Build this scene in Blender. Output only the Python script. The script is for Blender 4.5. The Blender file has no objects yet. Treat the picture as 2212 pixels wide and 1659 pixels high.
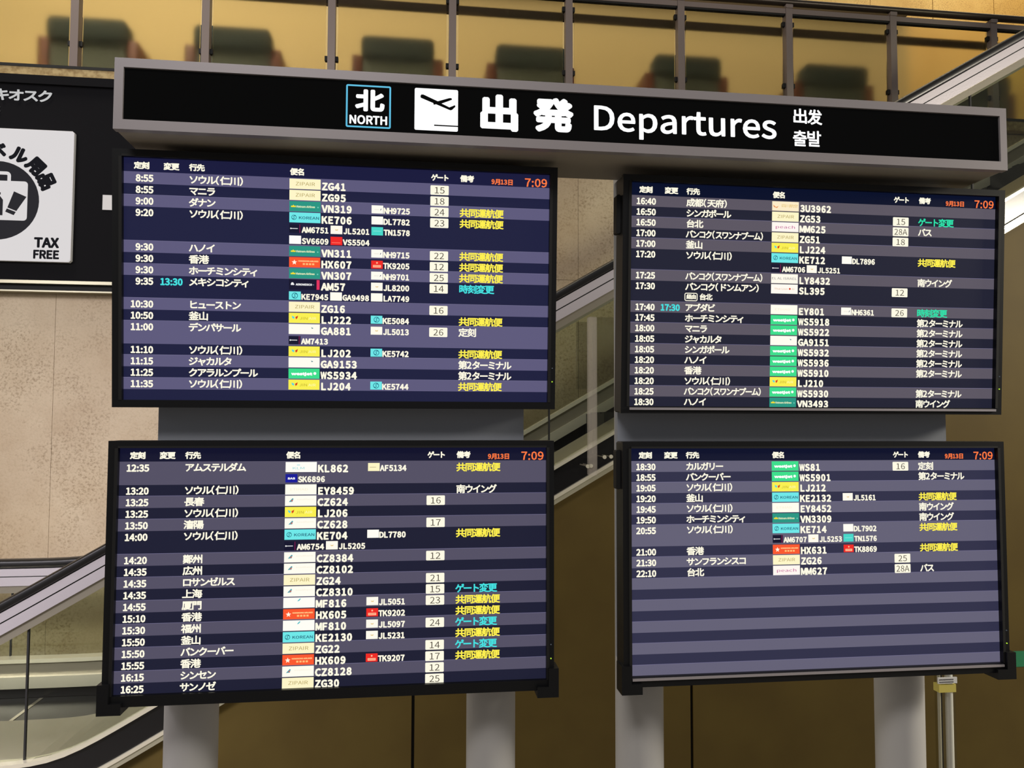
import bpy, math, os, random
from mathutils import Vector, Matrix
random.seed(4)
S = bpy.context.scene
COL = S.collection
R = math.radians

# ------------------------------------------------------------------ camera
EYE = 1.6; FLOOR = -.27
YAW, PITCH, ROLL, FPX = R(7.055), R(2.796), R(0.155), 1661.0
fwd = Vector((math.sin(YAW)*math.cos(PITCH), math.cos(YAW)*math.cos(PITCH), math.sin(PITCH)))
rt0 = Vector((math.cos(YAW), -math.sin(YAW), 0)); up0 = rt0.cross(fwd)
RT = rt0*math.cos(ROLL) + up0*math.sin(ROLL)
UP = -rt0*math.sin(ROLL) + up0*math.cos(ROLL)
cd = bpy.data.cameras.new('camera'); cam = bpy.data.objects.new('camera', cd); COL.objects.link(cam)
cd.sensor_width = 36.0; cd.lens = 36.0*FPX/2212.0; cd.clip_start = .05
cam.matrix_world = Matrix(((RT.x, UP.x, -fwd.x, 0), (RT.y, UP.y, -fwd.y, 0), (RT.z, UP.z, -fwd.z, EYE), (0, 0, 0, 1)))
S.camera = cam

def at(x, y, Y):
    """world point, on the vertical plane at depth Y, seen at a pixel of the photograph"""
    d = RT*((x-1106)/FPX) - UP*((y-829.5)/FPX) + fwd
    return d*(Y/d.y) + Vector((0, 0, EYE))

# ------------------------------------------------------------------ view, world, lights
S.view_settings.view_transform = 'Standard'; S.view_settings.look = 'None'
S.view_settings.gamma = 1; S.view_settings.use_curve_mapping = False
S.view_settings.exposure = 0.0
S.cycles.use_denoising = True
W = bpy.data.worlds.new('hall'); S.world = W; W.use_nodes = True
W.node_tree.nodes['Background'].inputs[0].default_value = (1.0, .95, .9, 1)
W.node_tree.nodes['Background'].inputs[1].default_value = 0.18

def area(name, loc, target, size, power, color, sy=None):
    l = bpy.data.lights.new(name, 'AREA'); l.energy = power; l.color = color
    l.shape = 'RECTANGLE'; l.size = size; l.size_y = sy or size
    o = bpy.data.objects.new(name, l); COL.objects.link(o); o.location = loc
    o.rotation_euler = (Vector(target)-Vector(loc)).to_track_quat('-Z', 'Y').to_euler()
    return o
area('ceiling_lamp_hall', (-1.5, -2.0, 5.8), (0.2, 2.0, 1.3), 2.6, 150, (1, .95, .92), 1.2)
area('fill_left_wall', (-4.0, 2.0, 3.6), (-3.0, 5.6, 1.5), 1.2, 52, (1, .93, .95), .5)  # unseen fill light, added to brighten the left part of the stone wall
area('ceiling_lamp_right', (6.2, 0.6, 3.4), (3.2, 3.7, .5), 1.6, 260, (1, .92, .76), .8)
area('fill_left_fascia', (-4.6, .6, 2.6), (-2.3, 3.7, .5), 1.4, 36, (1, .94, 1), .6).data.spread = R(60)  # low fill added to lift the escalator fascia at left, not a real fixture
area('ceiling_lamp_void', (-3.2, 4.5, 7.4), (-3.0, 4.3, 0), 3.2, 150, (1, .92, .78), 0.5)
area('lounge_lamp', (1.0, 6.6, 7.4), (1.0, 7.4, 4.0), 8.0, 66, (1, .85, .58), 0.5)
area('lounge_lamp_far', (7.6, 7.6, 8.6), (7.4, 9.2, 6.4), 3.0, 75, (1, .82, .5), 0.7)

# ------------------------------------------------------------------ materials
def lin(c):
    c = c/255.0
    return c/12.92 if c <= .04045 else ((c+.055)/1.055)**2.4
def rgb(r, g, b): return (lin(r), lin(g), lin(b), 1)
_m = {}
def mat(name, color, rough=.5, metal=0, spec=.5, bump=0, bscale=40, var=0, vscale=6, color2=None, aniso=0):
    if name in _m: return _m[name]
    m = bpy.data.materials.new(name); m.use_nodes = True; n = m.node_tree; b = n.nodes['Principled BSDF']
    b.inputs['Base Color'].default_value = rgb(*color)
    b.inputs['Roughness'].default_value = rough; b.inputs['Metallic'].default_value = metal
    b.inputs['Specular IOR Level'].default_value = spec
    tc = n.nodes.new('ShaderNodeTexCoord')
    if color2:
        no = n.nodes.new('ShaderNodeTexNoise'); no.inputs['Scale'].default_value = vscale; no.inputs['Detail'].default_value = 8
        n.links.new(tc.outputs['Object'], no.inputs['Vector'])
        r = n.nodes.new('ShaderNodeValToRGB'); r.color_ramp.elements[0].position = .38; r.color_ramp.elements[1].position = .64
        r.color_ramp.elements[0].color = rgb(*color); r.color_ramp.elements[1].color = rgb(*color2)
        n.links.new(no.outputs['Fac'], r.inputs[0]); n.links.new(r.outputs[0], b.inputs['Base Color'])
    if bump:
        no = n.nodes.new('ShaderNodeTexNoise'); no.inputs['Scale'].default_value = bscale; no.inputs['Detail'].default_value = 5
        n.links.new(tc.outputs['Object'], no.inputs['Vector'])
        bp = n.nodes.new('ShaderNodeBump'); bp.inputs['Strength'].default_value = bump; bp.inputs['Distance'].default_value = .01
        n.links.new(no.outputs['Fac'], bp.inputs['Height']); n.links.new(bp.outputs[0], b.inputs['Normal'])
    _m[name] = m; return m
def glow(name, color, strength=1.0):
    if name in _m: return _m[name]
    m = bpy.data.materials.new(name); m.use_nodes = True; b = m.node_tree.nodes['Principled BSDF']
    b.inputs['Base Color'].default_value = (.008, .008, .01, 1); b.inputs['Roughness'].default_value = .45; b.inputs['Specular IOR Level'].default_value = .04
    b.inputs['Emission Color'].default_value = rgb(*color); b.inputs['Emission Strength'].default_value = strength
    _m[name] = m; return m
def clear(name, tint, refl=1.45, rough=.0, add=0.0):
    m = bpy.data.materials.new(name); m.use_nodes = True; n = m.node_tree; n.nodes.clear()
    o = n.nodes.new('ShaderNodeOutputMaterial'); t = n.nodes.new('ShaderNodeBsdfTransparent'); g = n.nodes.new('ShaderNodeBsdfGlossy')
    t.inputs[0].default_value = rgb(*tint); g.inputs['Roughness'].default_value = rough
    fr = n.nodes.new('ShaderNodeFresnel'); fr.inputs[0].default_value = refl
    ge = n.nodes.new('ShaderNodeNewGeometry'); iv = n.nodes.new('ShaderNodeMath'); iv.operation = 'SUBTRACT'; iv.inputs[0].default_value = 1
    n.links.new(ge.outputs['Backfacing'], iv.inputs[1]); mu = n.nodes.new('ShaderNodeMath'); mu.operation = 'MULTIPLY'
    n.links.new(fr.outputs[0], mu.inputs[0]); n.links.new(iv.outputs[0], mu.inputs[1])
    mx = n.nodes.new('ShaderNodeMixShader'); n.links.new(mu.outputs[0], mx.inputs[0])
    n.links.new(t.outputs[0], mx.inputs[1]); n.links.new(g.outputs[0], mx.inputs[2]); n.links.new(mx.outputs[0], o.inputs[0])
    return m
def stone(name, base, dark, light, rough=.42):
    m = bpy.data.materials.new(name); m.use_nodes = True; n = m.node_tree; b = n.nodes['Principled BSDF']; L = n.links.new
    geo = n.nodes.new('ShaderNodeNewGeometry')
    def noise(s, d, rg=.6):
        x = n.nodes.new('ShaderNodeTexNoise'); x.inputs['Scale'].default_value = s; x.inputs['Detail'].default_value = d
        x.inputs['Roughness'].default_value = rg; L(geo.outputs['Position'], x.inputs['Vector']); return x
    a = noise(1.6, 6); c = noise(60, 6, .75)
    r1 = n.nodes.new('ShaderNodeValToRGB'); e = r1.color_ramp.elements
    e[0].position = .35; e[0].color = rgb(*base); e[1].position = .66; e[1].color = rgb(*light); L(a.outputs['Fac'], r1.inputs[0])
    r2 = n.nodes.new('ShaderNodeValToRGB'); e = r2.color_ramp.elements
    e[0].position = .30; e[0].color = (1, 1, 1, 1); e[1].position = .52; e[1].color = (0, 0, 0, 1); L(c.outputs['Fac'], r2.inputs[0])
    a2 = noise(2.3, 4); r3 = n.nodes.new('ShaderNodeValToRGB'); e = r3.color_ramp.elements
    e[0].position = .42; e[0].color = (.25, .25, .25, 1); e[1].position = .58; e[1].color = (1, 1, 1, 1); L(a2.outputs['Fac'], r3.inputs[0])
    mu = n.nodes.new('ShaderNodeMath'); mu.operation = 'MULTIPLY'; L(r2.outputs[0], mu.inputs[0]); L(r3.outputs[0], mu.inputs[1])
    mx = n.nodes.new('ShaderNodeMix'); mx.data_type = 'RGBA'; L(mu.outputs[0], mx.inputs['Factor'])
    L(r1.outputs[0], mx.inputs['A']); mx.inputs['B'].default_value = rgb(*dark); L(mx.outputs['Result'], b.inputs['Base Color'])
    bp = n.nodes.new('ShaderNodeBump'); bp.inputs['Strength'].default_value = .25; bp.inputs['Distance'].default_value = .006
    L(c.outputs['Fac'], bp.inputs['Height']); L(bp.outputs[0], b.inputs['Normal'])
    b.inputs['Roughness'].default_value = rough
    return m

M_STONE = stone('stone_cladding', (182, 160, 130), (128, 104, 70), (202, 184, 156))
M_GOLD = stone('golden_stone', (196, 158, 84), (140, 100, 40), (222, 190, 118), .5)
M_JOINT = mat('joint_mortar', (120, 100, 72), .9)
M_SILVER = mat('satin_silver', (152, 147, 150), .5, .35, bump=.02, bscale=300)
M_HEAD = mat('painted_silver_frame', (150, 144, 147), .45, .25)
M_UNDER = mat('painted_grey_housing', (158, 150, 138), .6, .1)
M_STEEL = mat('brushed_steel', (198, 192, 198), .38, .68, bump=.03, bscale=120)
M_STEELD = mat('dull_steel_deck', (150, 144, 130), .3, .6, bump=.03, bscale=80)
M_BRIGHT = mat('polished_steel_trim', (225, 220, 200), .25, .5)
M_BLACKR = mat('black_handrail_rubber', (12, 11, 12), .3, 0, .5)
M_BLACKP = mat('black_plastic_bezel', (15, 16, 19), .42, 0, .3, bump=.02, bscale=500)
M_BLACKG = mat('black_gap', (5, 5, 6), .7)
M_SKIRT = mat('black_skirt_panel', (18, 18, 20), .22, .2, .6)
M_OLIVE = mat('olive_brown_cladding', (82, 68, 30), .62, 0, .2, color2=(76, 62, 27), vscale=3)
M_POST = mat('light_grey_post', (186, 184, 182), .6, 0, .3, bump=.02, bscale=200)
M_BACK = mat('dark_grey_backing', (158, 163, 174), .6, .1, bump=.02, bscale=200)
M_RAILP = mat('grey_railing_post', (128, 116, 112), .45, .4)
M_RAILD = mat('dark_bronze_rail', (62, 54, 48), .35, .5)
M_FABRIC = mat('green_grey_upholstery', (90, 96, 84), .9, bump=.3, bscale=200)
M_FABRIC2 = mat('dark_headrest_upholstery', (54, 64, 58), .9, bump=.3, bscale=200)
M_WOOD = mat('reddish_wood', (112, 58, 34), .5, color2=(92, 46, 26), vscale=8)
M_BROWN = mat('dark_brown_panel', (74, 56, 26), .6)
M_CREAM = mat('cream_plaster', (226, 200, 140), .8)
M_FLOOR = mat('pale_granite_floor', (150, 144, 134), .3, color2=(128, 122, 114), vscale=60)
M_DARKSIGN = mat('charcoal_sign_board', (24, 24, 27), .7, 0, .04)
M_GOLDTRIM = mat('pale_gold_ledge', (190, 168, 120), .4, .2, color2=(150, 125, 80), vscale=30)
M_TRIM = mat('champagne_metal_trim', (172, 168, 146), .35, .5)
M_TREAD = mat('escalator_tread', (44, 44, 46), .45, .6)
M_WHITEP = mat('white_paper', (225, 225, 228), .7)
M_INK = mat('dark_ink', (40, 40, 44), .6)
M_YTAPE = mat('yellow_tape', (214, 200, 104), .5)
M_GTAPE = mat('green_tape', (24, 108, 72), .5)
M_GLASS = clear('balustrade_glass', (240, 243, 235), 1.5)
M_ACRYL = clear('clear_acrylic', (242, 243, 240), 1.5)
M_ACRYLE = mat('acrylic_edge', (190, 182, 172), .12, 0, .8); M_ACRYLE.node_tree.nodes['Principled BSDF'].inputs['Alpha'].default_value = .26
M_PIPE = mat('white_pipe', (250, 248, 244), .25, 0, .6)
mf = bpy.data.materials.new('frosted_glass'); mf.use_nodes = True; b_ = mf.node_tree.nodes['Principled BSDF']
b_.inputs['Base Color'].default_value = rgb(243, 236, 214); b_.inputs['Transmission Weight'].default_value = 1
b_.inputs['Roughness'].default_value = .3; b_.inputs['IOR'].default_value = 1.12
M_FROST = mf
WHITE = glow('lit_white', (255, 250, 228), 1.0)
SIGNW = glow('sign_white', (255, 255, 255), 1.15)
SIGNC = glow('sign_light_blue', (95, 190, 225), 1.0)
SIGNB = glow('sign_black', (7, 7, 7), 1.0); SIGNB.node_tree.nodes['Principled BSDF'].inputs['Specular IOR Level'].default_value = 0; SIGNB.node_tree.nodes['Principled BSDF'].inputs['Base Color'].default_value = (.002, .002, .002, 1)
SIGNG = glow('sign_green_edge', (150, 240, 190), 1.0)
YEL = glow('lit_yellow', (255, 240, 80)); CYA = glow('lit_cyan', (70, 225, 225)); GRC = glow('lit_sea_green', (45, 225, 170))
ORA = glow('lit_orange', (255, 122, 66))

# ------------------------------------------------------------------ mesh helpers
class MB:
    def __init__(s): s.v = []; s.f = []; s.mi = []; s.mats = []
    def m(s, mt):
        if mt not in s.mats: s.mats.append(mt)
        return s.mats.index(mt)
    def add(s, vs, fs, mt):
        k = len(s.v); i = s.m(mt); s.v += [tuple(v) for v in vs]
        for f in fs: s.f.append(tuple(k+a for a in f)); s.mi.append(i)
    def box(s, x0, x1, y0, y1, z0, z1, mt, bev=0):
        if bev:
            # bevelled along all four depth edges: octagonal outline in XZ
            o = [(x0+bev, z0), (x1-bev, z0), (x1, z0+bev), (x1, z1-bev), (x1-bev, z1), (x0+bev, z1), (x0, z1-bev), (x0, z0+bev)]
            s.prism(o, y0, y1, mt); return
        v = [(x, y, z) for x in (x0, x1) for y in (y0, y1) for z in (z0, z1)]
        s.add(v, [(0, 1, 3, 2), (4, 6, 7, 5), (0, 4, 5, 1), (2, 3, 7, 6), (0, 2, 6, 4), (1, 5, 7, 3)], mt)
    def prism(s, o, y0, y1, mt):       # outline in XZ, counter-clockwise seen from -Y
        n = len(o); v = [(x, y0, z) for x, z in o] + [(x, y1, z) for x, z in o]
        s.add(v, [tuple(range(n)), tuple(range(2*n-1, n-1, -1))] + [(i, i+n, (i+1) % n+n, (i+1) % n) for i in range(n)], mt)
    def cyl(s, a, b, r, mt, n=24, r2=None):
        a = Vector(a); b = Vector(b); d = (b-a).normalized(); p = d.orthogonal().normalized(); q = d.cross(p); r2 = r2 or r
        v = [a+(p*math.cos(t)+q*math.sin(t))*r for t in [2*math.pi*i/n for i in range(n)]]
        v += [b+(p*math.cos(t)+q*math.sin(t))*r2 for t in [2*math.pi*i/n for i in range(n)]]
        s.add(v, [(i, (i+1) % n, (i+1) % n+n, i+n) for i in range(n)] + [tuple(range(n-1, -1, -1)), tuple(range(n, 2*n))], mt)
    def sweep(s, sec, mt):             # sec: list of rings (lists of points, same length), closed rings
        n = len(sec[0]); v = [p for r in sec for p in r]; f = []
        for k in range(len(sec)-1):
            for i in range(n): f.append((k*n+i, k*n+(i+1) % n, (k+1)*n+(i+1) % n, (k+1)*n+i))
        f += [tuple(range(n-1, -1, -1)), tuple((len(sec)-1)*n+i for i in range(n))]
        s.add(v, f, mt)
    def build(s, name, parent=None, loc=None, smooth=False):
        me = bpy.data.meshes.new(name); me.from_pydata(s.v, [], s.f)
        for mt in s.mats: me.materials.append(mt)
        me.polygons.foreach_set('material_index', s.mi); me.update()
        if smooth:
            me.polygons.foreach_set('use_smooth', [True]*len(me.polygons))
            me.set_sharp_from_angle(angle=R(40))
        o = bpy.data.objects.new(name, me); COL.objects.link(o)
        if parent: o.parent = parent
        if loc: o.location = loc
        return o
def tag(o, label=None, cat=None, group=None, kind=None):
    for k, v in (('label', label), ('category', cat), ('group', group), ('kind', kind)):
        if v: o[k] = v
    return o
def thing(name, loc, label, cat, group=None, rot=None):
    o = bpy.data.objects.new(name, None); COL.objects.link(o); o.location = loc; o.empty_display_size = .1
    if rot: o.rotation_euler = rot
    return tag(o, label, cat, group)
def part(mb, name, root, smooth=False):
    """mesh given in world coordinates, made a child of an unrotated root"""
    L = root.location
    mb.v = [(x-L[0], y-L[1], z-L[2]) for x, y, z in mb.v]
    return mb.build(name, root, smooth=smooth)

# ------------------------------------------------------------------ lettering
FONT = None
try:
    FONT = bpy.data.fonts.load(os.path.join(bpy.utils.resource_path('LOCAL'), 'datafiles', 'fonts', 'Noto Sans CJK Regular.woff2'))
except Exception: pass
_g = {}
def warm(keys):
    """all wanted strings are set in one text object, one string to a line, and cut apart again by line"""
    for res in (2, 4):
        ks = [k for k in keys if k not in _g and (4 if k in BIG else 2) == res]
        if not ks: continue
        c = bpy.data.curves.new('t', 'FONT'); c.body = '\n'.join(ks); c.size = 1; c.resolution_u = res; c.space_line = 3
        if FONT: c.font = FONT
        o = bpy.data.objects.new('t', c); COL.objects.link(o)
        bpy.context.view_layer.update(); me = o.evaluated_get(bpy.context.evaluated_depsgraph_get()).to_mesh()
        vs = [tuple(p.co[:2]) for p in me.vertices]; rows = {}
        for p in me.polygons:
            vi = tuple(p.vertices); rows.setdefault(round((-vs[vi[0]][1]+.25)/3.0), []).append(vi)
        for n, k in enumerate(ks):
            f0 = rows.get(n, []); ids = sorted({i for f in f0 for i in f}); mp = {i: q for q, i in enumerate(ids)}
            v = [(vs[i][0], vs[i][1]+3.0*n) for i in ids]; f = [tuple(mp[i] for i in f1) for f1 in f0]
            xs = [p[0] for p in v] or [0]; ys = [p[1] for p in v] or [0]
            _g[k] = (v, f, min(xs), max(xs), min(ys), max(ys))
        bpy.data.objects.remove(o); bpy.data.curves.remove(c)
BIG = set('出発发출발北トラベル用品キオスク') | {'Departures', 'NORTH', 'TAX', 'FREE'}
def glyph(s, off=0):
    if s not in _g: warm([s])
    return _g[s]
T2 = '第2ターミナル'; KY = '共同運航便'; SO = 'ソウル（仁川）'; SW = '南ウイング'; GC = 'ゲート変更'; BK = 'バンコク（スワンナプーム）'; HC = 'ホーチミンシティ'
# time, changed time, destination, flight, code share, gate, remark, colour, further lines of code shares
UL = [('8:55', '', SO, 'ZG41', '', '15', '', 'w'), ('8:55', '', 'マニラ', 'ZG95', '', '18', '', 'w'), ('9:00', '', 'ダナン', 'VN319', 'NH9725', '24', KY, 'y'),
 ('9:20', '', SO, 'KE706', 'DL7782', '23', KY, 'y', ['AM6751', 'JL5201', 'TN1578'], ['SV6609', 'VS5504']), ('9:30', '', 'ハノイ', 'VN311', 'NH9715', '22', KY, 'y'),
 ('9:30', '', '香港', 'HX607', 'TK9205', '12', KY, 'y'), ('9:30', '', HC, 'VN307', 'NH9701', '25', KY, 'y'),
 ('9:35', '13:30', 'メキシコシティ', 'AM57', 'JL8200', '14', '時刻変更', 'c', ['KE7945', 'GA9498', 'LA7749']), ('10:30', '', 'ヒューストン', 'ZG16', '', '16', '', 'w'),
 ('10:50', '', '釜山', 'LJ222', 'KE5084', '', KY, 'y'), ('11:00', '', 'デンパサール', 'GA881', 'JL5013', '26', '定刻', 'w', ['AM7413']),
 ('11:10', '', SO, 'LJ202', 'KE5742', '', KY, 'y'), ('11:15', '', 'ジャカルタ', 'GA9153', '', '', T2, 'w'), ('11:25', '', 'クアラルンプール', 'WS5934', '', '', T2, 'w'),
 ('11:35', '', SO, 'LJ204', 'KE5744', '', KY, 'y'), None]
LL = [('12:35', '', 'アムステルダム', 'KL862', 'AF5134', '', KY, 'y', ['SK6896']), ('13:20', '', SO, 'EY8459', '', '', SW, 'w'), ('13:25', '', '長春', 'CZ624', '', '16', '', 'w'),
 ('13:25', '', SO, 'LJ206', '', '', '', 'w'), ('13:50', '', '瀋陽', 'CZ628', '', '17', '', 'w'), ('14:00', '', SO, 'KE704', 'DL7780', '', KY, 'y', ['AM6754', 'JL5205']),
 ('14:20', '', '鄭州', 'CZ8384', '', '12', '', 'w'), ('14:35', '', '広州', 'CZ8102', '', '', '', 'w'), ('14:35', '', 'ロサンゼルス', 'ZG24', '', '21', '', 'w'),
 ('14:35', '', '上海', 'CZ8310', '', '15', GC, 'c'), ('14:55', '', '厦門', 'MF816', 'JL5051', '23', KY, 'y'), ('15:10', '', '香港', 'HX605', 'TK9202', '', KY, 'y'),
 ('15:30', '', '福州', 'MF810', 'JL5097', '24', GC, 'c'), ('15:50', '', '釜山', 'KE2130', 'JL5231', '', KY, 'y'), ('15:50', '', 'バンクーバー', 'ZG22', '', '14', GC, 'c'),
 ('15:55', '', '香港', 'HX609', 'TK9207', '17', KY, 'y'), ('16:15', '', 'シンセン', 'CZ8128', '', '12', '', 'w'), ('16:25', '', 'サンノゼ', 'ZG30', '', '25', '', 'w')]
UR = [('16:40', '', '成都（天府）', '3U3962', '', '', '', 'w'), ('16:50', '', 'シンガポール', 'ZG53', '', '15', GC, 'g'), ('16:50', '', '台北', 'MM625', '', '28A', 'バス', 'w'),
 ('17:00', '', BK, 'ZG51', '', '18', '', 'w'), ('17:00', '', '釜山', 'LJ224', '', '', '', 'w'), ('17:20', '', SO, 'KE712', 'DL7896', '', KY, 'y', ['AM6706', 'JL5251']),
 ('17:25', '', BK, 'LY8432', '', '', SW, 'w'), ('17:30', '', 'バンコク（ドンムアン）', 'SL395', '', '12', '', 'w', 'via'), ('17:40', '17:30', 'アブダビ', 'EY801', 'NH6361', '26', '時刻変更', 'g'),
 ('17:45', '', HC, 'WS5918', '', '', T2, 'w'), ('18:00', '', 'マニラ', 'WS5922', '', '', T2, 'w'), ('18:05', '', 'ジャカルタ', 'GA9151', '', '', T2, 'w'), ('18:05', '', 'シンガポール', 'WS5932', '', '', T2, 'w'),
 ('18:20', '', 'ハノイ', 'WS5936', '', '', T2, 'w'), ('18:20', '', '香港', 'WS5910', '', '', T2, 'w'), ('18:20', '', SO, 'LJ210', '', '', '', 'w'), ('18:25', '', BK, 'WS5930', '', '', T2, 'w'), ('18:30', '', 'ハノイ', 'VN3493', '', '', SW, 'w')]
LR = [('18:30', '', 'カルガリー', 'WS81', '', '16', '定刻', 'w'), ('18:55', '', 'バンクーバー', 'WS5901', '', '', T2, 'w'), ('19:05', '', SO, 'LJ212', '', '', '', 'w'),
 ('19:20', '', '釜山', 'KE2132', 'JL5161', '', KY, 'y'), ('19:45', '', SO, 'EY8452', '', '', SW, 'w'), ('19:50', '', HC, 'VN3309', '', '', SW, 'w'),
 ('20:55', '', SO, 'KE714', 'DL7902', '', KY, 'y', ['AM6707', 'JL5253', 'TN1576']), ('21:00', '', '香港', 'HX631', 'TK8869', '', KY, 'y'), ('21:30', '', 'サンフランシスコ', 'ZG26', '', '25', '', 'w'),
 ('22:10', '', '台北', 'MM627', '', '28A', 'バス', 'w')] + [None]*9
_all = set('定刻変更行先便名ゲート備考経由台北国四川航空9月13日') | BIG | {'H', '7:09', 'KOREAN', 'ZIPAIR', 'JIN', 'AIR', 'SAS', 'Vietnam Airlines', 'HONGKONG AIRLINES', 'AEROMEXICO', 'westjet', 'KLM', 'ETIHAD', 'southern', 'peach', 'EL AL ISRAEL', 'Thai Lion', 'Air', 'Kiosk'}
for _d in UL+LL+UR+LR:
    if _d:
        _all |= {_d[0], _d[1], _d[5]} | set(_d[2]+_d[3]+_d[4]+_d[6])
        for _e in _d[8:]:
            if _e != 'via': _all |= set(''.join(_e))
warm(sorted(_all-{''}))
_cap = glyph('H'); CAP = _cap[5]-_cap[4]
_kj = glyph('国'); KJH = _kj[5]-_kj[4]; KJB = _kj[4]; KJW = _kj[3]-_kj[2]

class Face:
    """flat graphics on a screen or sign: u to the right, v downwards, in its own units, on the local plane y = -depth"""
    def __init__(s, x0, z0, k): s.x0, s.z0, s.k = x0, z0, k; s.parts = {}
    row = None
    def p(s, name): return s.parts.setdefault((s.row, name), MB())
    def P(s, u, v, d): return (s.x0+u*s.k, -d, s.z0-v*s.k)
    def poly(s, name, pts, mt, d=.0006):
        s.p(name).add([s.P(u, v, d) for u, v in pts], [tuple(range(len(pts)))[::-1]], mt)
    def rect(s, name, u0, v0, u1, v1, mt, d=.0006): s.poly(name, [(u0, v0), (u1, v0), (u1, v1), (u0, v1)], mt, d)
    def rrect(s, name, u0, v0, u1, v1, r, mt, d=.0006):
        pts = []
        for cx, cy, a0 in ((u1-r, v0+r, -90), (u1-r, v1-r, 0), (u0+r, v1-r, 90), (u0+r, v0+r, 180)):
            for i in range(5): a = R(a0+22.5*i); pts.append((cx+r*math.cos(a), cy+r*math.sin(a)))
        s.poly(name, pts, mt, d)
    def ring(s, name, u0, v0, u1, v1, r, w, mt, d=.0006):
        def loop(o):
            pts = []
            for cx, cy, a0 in ((u1-r, v0+r, -90), (u1-r, v1-r, 0), (u0+r, v1-r, 90), (u0+r, v0+r, 180)):
                for i in range(5): a = R(a0+22.5*i); pts.append((cx+(r-o)*math.cos(a), cy+(r-o)*math.sin(a)))
            return pts
        a, b = loop(0), loop(w); n = len(a)
        s.p(name).add([s.P(u, v, d) for u, v in a+b], [(i, i+n, (i+1) % n+n, (i+1) % n) for i in range(n)], mt)
    def disc(s, name, u, v, r, mt, d=.0006, n=48): s.poly(name, [(u+r*math.cos(2*math.pi*i/n), v+r*math.sin(2*math.pi*i/n)) for i in range(n)], mt, d)
    def glyphs(s, name, key, fx, mt, d=.0012, off=.016):
        v, f = glyph(key)[:2]
        o_ = fx(0, 0); ax = abs(fx(1, 0)[0]-o_[0])+abs(fx(1, 0)[1]-o_[1]); w = off*min(ax, abs(fx(0, 1)[1]-o_[1])+abs(fx(0, 1)[0]-o_[0]))
        n = 0 if off <= 0 else (12 if key in BIG else 8)
        for q in range(-1, n):
            a = 2*math.pi*(q+.5)/max(1, n); dx, dy = (w*math.cos(a)*.92, w*math.sin(a)*.92) if q >= 0 else (0, 0)
            pts = [fx(x, y) for x, y in v]
            s.p(name).add([s.P(x+dx, y+dy, d) for x, y in pts], f, mt)
    def fit(s, name, txt, u0, u1, v0, v1, mt, off=.016, d=.0012, cap=None):
        """bounding box of the text fills u0..u1 (or keeps its own width when u1 is None) and v0..v1 is cap height"""
        g = glyph(txt, off); h = v1-v0; k = h/(CAP+1.6*off) if cap is None else h/(g[5]-g[4]); base = v1 if cap is None else v1+g[4]*k
        kx = k if u1 is None else (u1-u0)/(g[3]-g[2])
        s.glyphs(name, txt, lambda x, y: (u0+(x-g[2])*kx, base-y*k), mt, d, off)
    def right(s, name, txt, u1, v0, v1, mt, off=.016):
        g = glyph(txt, off); k = (v1-v0)/(CAP+1.6*off); s.fit(name, txt, u1-(g[3]-g[2])*k*1.0, u1, v0, v1, mt, off)
    def mono(s, name, txt, u0, cell, v0, v1, mt, off=.02):
        k = (v1-v0)/(CAP+1.6*off)
        for i, ch in enumerate(txt):
            g = glyph(ch, off); w = g[3]-g[2]; kx = min(k, cell*.92/w); c = u0+cell*(i+.5)
            s.glyphs(name, ch, lambda x, y: (c+(x-g[2]-w/2)*kx, v1-y*k), mt, off=off)
    def cjk(s, name, txt, u0, u1, v0, v1, mt, off=.014, d=.0012):
        """kanji and kana; each glyph keeps its place in its cell; narrower cells for kana and brackets"""
        adv = [(.5 if c in '（）' else 1.0 if ord(c) > 0x4e00 and ord(c) < 0xe000 else .6 if c.isascii() else .9 if c != 'ィ' else .8) for c in txt]
        k = (u1-u0)/sum(adv); kz = (v1-v0)/(KJH+1.6*off); u = u0
        for c, a in zip(txt, adv):
            g = glyph(c, off); em = 1.0*KJW/.92; kx = k/em*(.98 if a == 1 else .95)
            if a == .5: cx = u+a*k*.5
            else: cx = u+a*k*.5
            # centre of the glyph's own em box
            mid = em/2 if a > .7 else (g[2]+g[3])/2
            if a == .5: mid = (g[2]+g[3])/2
            s.glyphs(name, c, lambda x, y: (cx+(x-mid)*kx, v1+(KJB-off)*kz-y*kz), mt, d, off)
            u += a*k
    def build(s, parent):
        rows = {}
        for (r, nm), mb in s.parts.items():
            if r is None: mb.build(nm.split('#')[0], parent)
            elif nm == 'flight_row': rows[r] = mb.build(nm, parent)
        for (r, nm), mb in s.parts.items():
            if r is not None and nm != 'flight_row': mb.build(nm.split('#')[0], rows[r])

# ------------------------------------------------------------------ room shell
fl = MB(); fl.box(-9, 11, -6, 5.6, FLOOR-.1, FLOOR, M_FLOOR); tag(fl.build('floor'), kind='structure')
YW = 5.62
wall = MB(); wall.box(-7.4, 9.4, YW+.02, YW+.24, FLOOR, 3.95, M_JOINT); wall = tag(wall.build('wall_back'), kind='structure')
j0 = at(113, 900, YW).x; j1 = at(1249, 500, YW).x; pw = (j1-j0)/4
rows = [(FLOOR, .60), (.60, 2.66), (2.66, 3.95)]
mesh_cache = {}
for i in range(-3, 12):
    for k, (za, zb) in enumerate(rows):
        if k not in mesh_cache:
            b = MB(); b.box(.0012, pw-.0012, 0, .022, .0012, zb-za-.0012, M_STONE)
            me = bpy.data.meshes.new('stone_panel'); me.from_pydata(b.v, [], b.f); me.materials.append(M_STONE); mesh_cache[k] = me
        o = bpy.data.objects.new('stone_panel', mesh_cache[k]); COL.objects.link(o); o.parent = wall
        o.location = (j0+i*pw, YW+random.uniform(-.001, .001), za)
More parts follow.
